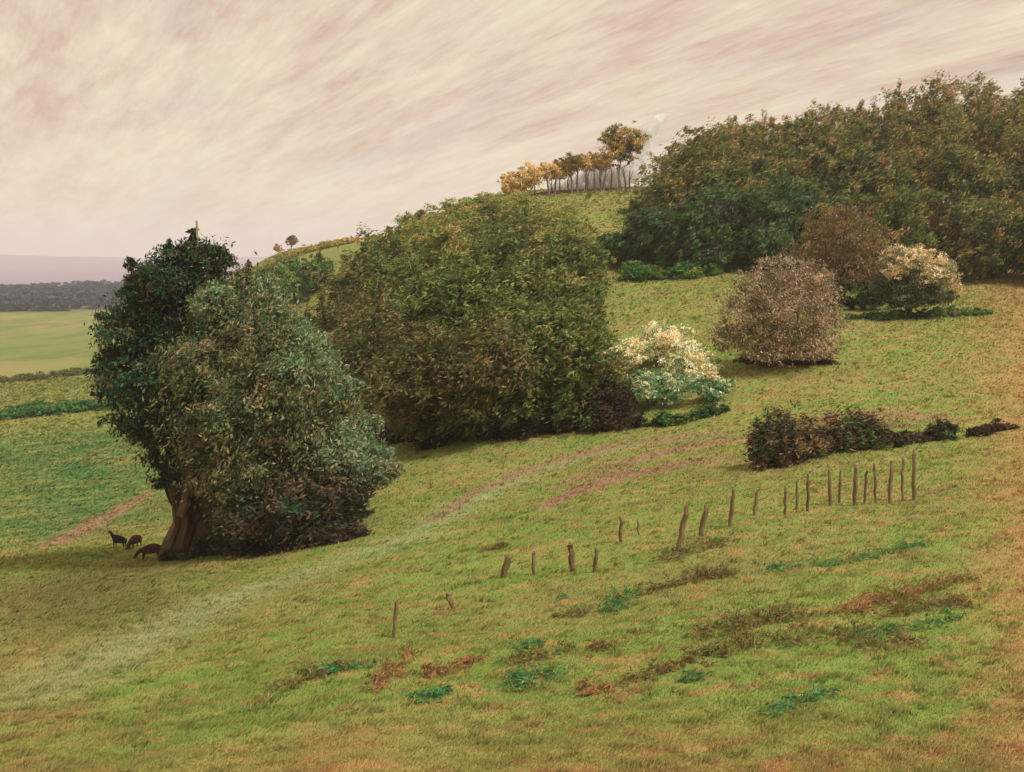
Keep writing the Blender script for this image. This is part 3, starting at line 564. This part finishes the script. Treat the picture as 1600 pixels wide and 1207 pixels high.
# ------------------------------------------------------------------ 9. three brown sheep
def sheep(px, row, face, head_up, label, s=1.0, col=(74,54,48)):
    x, y = G(px, row); z = H(x, y); root = empty('sheep', (x, y, z), face); tag(root, label, 'sheep', 'animals grazing by the big tree')
    me = bpy.data.meshes.new('body'); V = []; E = []; Rd = []
    def add(p, r, par=None):
        V.append(tuple(np.array(p)*s)); Rd.append(r if isinstance(r, tuple) else (r, r)); i = len(V)-1
        if par is not None: E.append((par, i))
        return i
    pel = add((.42,0,.68), (.27,.30)); mid = add((.0,0,.66), (.34,.35), pel); che = add((-.42,0,.68), (.27,.29), mid)
    if head_up: n1 = add((-.66,0,.92), .13, che); n2 = add((-.78,0,1.16), .10, n1); h1 = add((-.90,0,1.24), (.085,.09), n2); add((-1.06,0,1.18), (.05,.05), h1)
    else: n1 = add((-.68,0,.52), .13, che); n2 = add((-.84,0,.30), .10, n1); h1 = add((-.92,0,.20), (.085,.09), n2); add((-1.0,0,.07), (.05,.05), h1)
    for sy in (-1, 1):
        a = add((.44,sy*.15,.46), .11, pel); b = add((.40,sy*.15,.34), .07, a); c = add((.48,sy*.15,.20), .04, b); d = add((.45,sy*.15,.04), .035, c); add((.41,sy*.15,.0), .035, d)
        a = add((-.42,sy*.14,.44), .09, che); b = add((-.42,sy*.14,.24), .045, a); c = add((-.43,sy*.14,.04), .035, b); add((-.47,sy*.14,.0), .035, c)
        add((h := V[h1])[0]/s+.06 if False else V[h1][0]/s+.05, .03, h1) if False else None
    add((.66,0,.72), .05, pel)
    me.from_pydata(V, E, []); o = bpy.data.objects.new('body', me); COL.objects.link(o); o.parent = root
    sk = o.modifiers.new('skin', 'SKIN'); sv = me.skin_vertices[0].data
    for i, r in enumerate(Rd): sv[i].radius = (r[0]*s, r[1]*s)
    sv[0].use_root = True
    ss = o.modifiers.new('sub', 'SUBSURF'); ss.levels = 2; ss.render_levels = 2
    mt = material('fleece_'+str(len(bpy.data.materials)), .95, .05, attr=False, color=lin(*col), nscale=9, nstr=.4, bump=.8); me.materials.append(mt)
    hx, _, hz = np.array(V[h1])
    for sy in (-1, 1):
        Vv = np.array([(hx+.02, sy*.07*s, hz+.06*s), (hx+.08*s, sy*.19*s, hz+.05*s), (hx+.0, sy*.17*s, hz+.0), (hx-.02*s, sy*.07*s, hz+.0), (hx+.05*s, sy*.12*s, hz-.01*s)])
        mesh_obj('ear', Vv, [(0,1,2,3),(0,4,1),(1,4,2),(2,4,3),(3,4,0)], mt, root)
    return root
sheep(187, 856, radians(-12), True, 'blackish animal furthest left with its head raised, beside the path', .85, (50,42,42))
sheep(211, 857, radians(75), False, 'dark brown animal seen from behind, in the middle of the three', .95, (64,44,38))
sheep(236, 874, radians(8), False, 'brown animal grazing with its head down to the left, nearest the trunk', 1.0, (76,52,42))

# ------------------------------------------------------------------ 10. weeds and rank growth in the foreground
DK = [(104,94,56),(112,98,62),(92,92,52),(98,80,56),(84,96,54)]; EM = [(56,100,66),(66,112,74),(78,104,58),(100,118,62),(108,104,60)]; BR = [(124,96,66),(110,86,60),(136,104,70),(100,96,54)]
weeds = [
 ([(440,1085),(480,1068),(530,1045),(590,1035)], .35, .45, DK, 'pale brown weeds at the far left of the foreground, curving up to the right'),
 ([(505,1060),(545,1045),(590,1042)], .28, .35, EM, 'emerald weeds mixed into the left foreground clump'),
 ([(585,1088),(605,1060),(650,1025)], .3, .3, BR, 'narrow brown streak of weeds leaning right, second from the left foreground'),
 ([(670,1062),(710,1045),(755,1028)], .3, .35, BR, 'row of reddish brown stubby weeds right of the narrow brown streak'),
 ([(655,1098),(680,1090),(700,1080)], .28, .45, EM, 'ring of teal green weeds low in the foreground, left of centre'),
 ([(795,1078),(840,1064),(895,1050)], .4, .5, EM, 'largest teal and dark green clump of weeds in the centre foreground'),
 ([(810,1015),(830,1010),(855,1006)], .2, .35, EM, 'small teal tuft above the large teal clump'),
 ([(790,1045),(830,1030),(890,1020),(965,1022)], .25, .4, DK, 'olive weeds arching over the large teal clump'),
 ([(965,1075),(1010,1060),(1075,1040),(1140,1022)], .32, .4, DK, 'olive brown ragged weeds right of the large teal clump'),
 ([(1065,1068),(1090,1064)], .3, .3, EM, 'small dark green tuft in the foreground right of centre'),
 ([(918,1083),(950,1080)], .25, .4, BR, 'small brown tuft in the foreground below the ragged weeds'),
 ([(1080,1000),(1140,985),(1220,968),(1290,962)], .6, .6, DK, 'long dark olive bank of weeds in the right foreground'),
 ([(1150,1012),(1230,1006),(1320,1000),(1415,1010)], .45, .5, DK, 'dark brown weeds along the lower edge of the right foreground bank'),
 ([(1340,1000),(1400,985),(1460,978),(1500,965)], .35, .35, EM, 'dark green line of weeds ending in a tuft at the right foreground'),
 ([(1300,965),(1380,945),(1450,925),(1530,905)], .4, .5, BR, 'brownish weeds rising to the right above the foreground bank'),
 ([(1380,965),(1450,952),(1530,945)], .3, .4, DK, 'olive weeds along the right foreground between two brown bands'),
 ([(1195,895),(1260,888),(1340,875),(1440,852)], .25, .4, EM, 'thin broken line of emerald weeds across the right slope below the posts'),
 ([(945,958),(975,940),(1000,928)], .45, .45, EM, 'green weeds at the left end of the middle slope band'),
 ([(1000,930),(1060,912),(1160,898)], .35, .5, DK, 'olive weeds trailing right across the middle slope'),
 ([(870,968),(930,955)], .2, .4, DK, 'faint low weeds left of the green weeds on the middle slope'),
 ([(1195,1115),(1250,1098),(1310,1082)], .15, .25, EM, 'thin dark green scratch of weeds low at the right foreground'),
 ([(870,940),(885,934)], .2, .25, EM, 'lone tiny teal tuft on the slope below the thick posts'),
 ([(755,862),(800,852)], .25, .4, DK, 'faint olive weeds just above the third post from the left'),
 ([(1030,880),(1060,868),(1140,848)], .3, .5, DK, 'low olive weeds around the foot of the leaning posts'),
]
for pts, hg, wd, pal, lab in weeds:
    pl = g(pts); Lt = sum(math.hypot(b[0]-a[0], b[1]-a[1]) for a, b in zip(pl[:-1], pl[1:]))
    scrub('weed_clump', lab, 'weeds', pl, hg, wd, int(260+520*Lt*wd), (.20,.035), pal, [1]*len(pal), 'rank weeds on the near slope', stroke=(.7,0,.8), sparse=True)

# ------------------------------------------------------------------ 11. grass on the near slopes
def grass():
    n = 1050000; ub = R.random(n); Yb = 17*np.power(260/17, ub**1.45); px = -420+2450*R.random(n); x = (px-800)/FPX*Yb; z = height(x, Yb)
    dens = fbm(x*.5+9, Yb*.5+2, 3); keep = R.random(n) < .35+1.1*dens; x, y, z = x[keep], Yb[keep], z[keep]; n = len(x)
    z = z+(fbm(x*.5, y*.5, 4)-.5)*.28
    c = ground_color(x, y); tuft = fbm(x*2.5+70, y*2.5, 2); sz = (.6+.8*R.random(n))*(.7+1.0*np.clip(tuft-.35, 0, 1)+3.0*np.clip(tuft-.66, 0, .25))*(.55+y/60)
    hgt = .085*sz; wdt = .014*sz*(1+y/40); a = R.random(n)*6.283
    ld = np.stack([.75+R.normal(size=n)*.5, .25+R.normal(size=n)*.5], 1)
    b0 = np.stack([x-np.cos(a)*wdt, y-np.sin(a)*wdt, z-.03], 1); b1 = np.stack([x+np.cos(a)*wdt, y+np.sin(a)*wdt, z-.03], 1)
    tp = np.stack([x+ld[:,0]*hgt, y+ld[:,1]*hgt, z+hgt*.8], 1)
    V = np.stack([b0, b1, tp], 1).reshape(-1, 3); F = np.arange(n*3).reshape(n, 3)
    k = R.random(n)
    pal = np.where((k < .12)[:, None], TAN[None]*1.0, np.where((k < .2)[:, None], ORNG[None]*.9, c)); c2 = c*.6+pal*.4
    c2 = c2*(.95+.25*R.random(n))[:, None]
    o = mesh_obj('grass', V, F, M_grassblade, col=np.repeat(c2, 3, axis=0)); tag(o, 'short wind bent green and tan grass covering the near slope', 'grass', kind='stuff')
grass()

# ------------------------------------------------------------------ 12. air
def haze():
    V = [(x, y, z) for x in (-7100, 7100) for y in (-7100, 7100) for z in (PLAIN-3, 75)]
    F = [(0,1,3,2),(4,6,7,5),(0,4,5,1),(2,3,7,6),(0,2,6,4),(1,5,7,3)]
    mt = bpy.data.materials.new('haze'); mt.use_nodes = True; T = mt.node_tree; T.nodes.clear(); o_ = T.nodes.new('ShaderNodeOutputMaterial'); v = T.nodes.new('ShaderNodeVolumePrincipled')
    v.inputs['Color'].default_value = (.90,.87,.94,1); v.inputs['Density'].default_value = .00020; T.links.new(v.outputs[0], o_.inputs['Volume'])
    o = mesh_obj('haze', V, F, mt); tag(o, 'thin lilac haze over the distant plain', 'haze', kind='stuff')
haze()
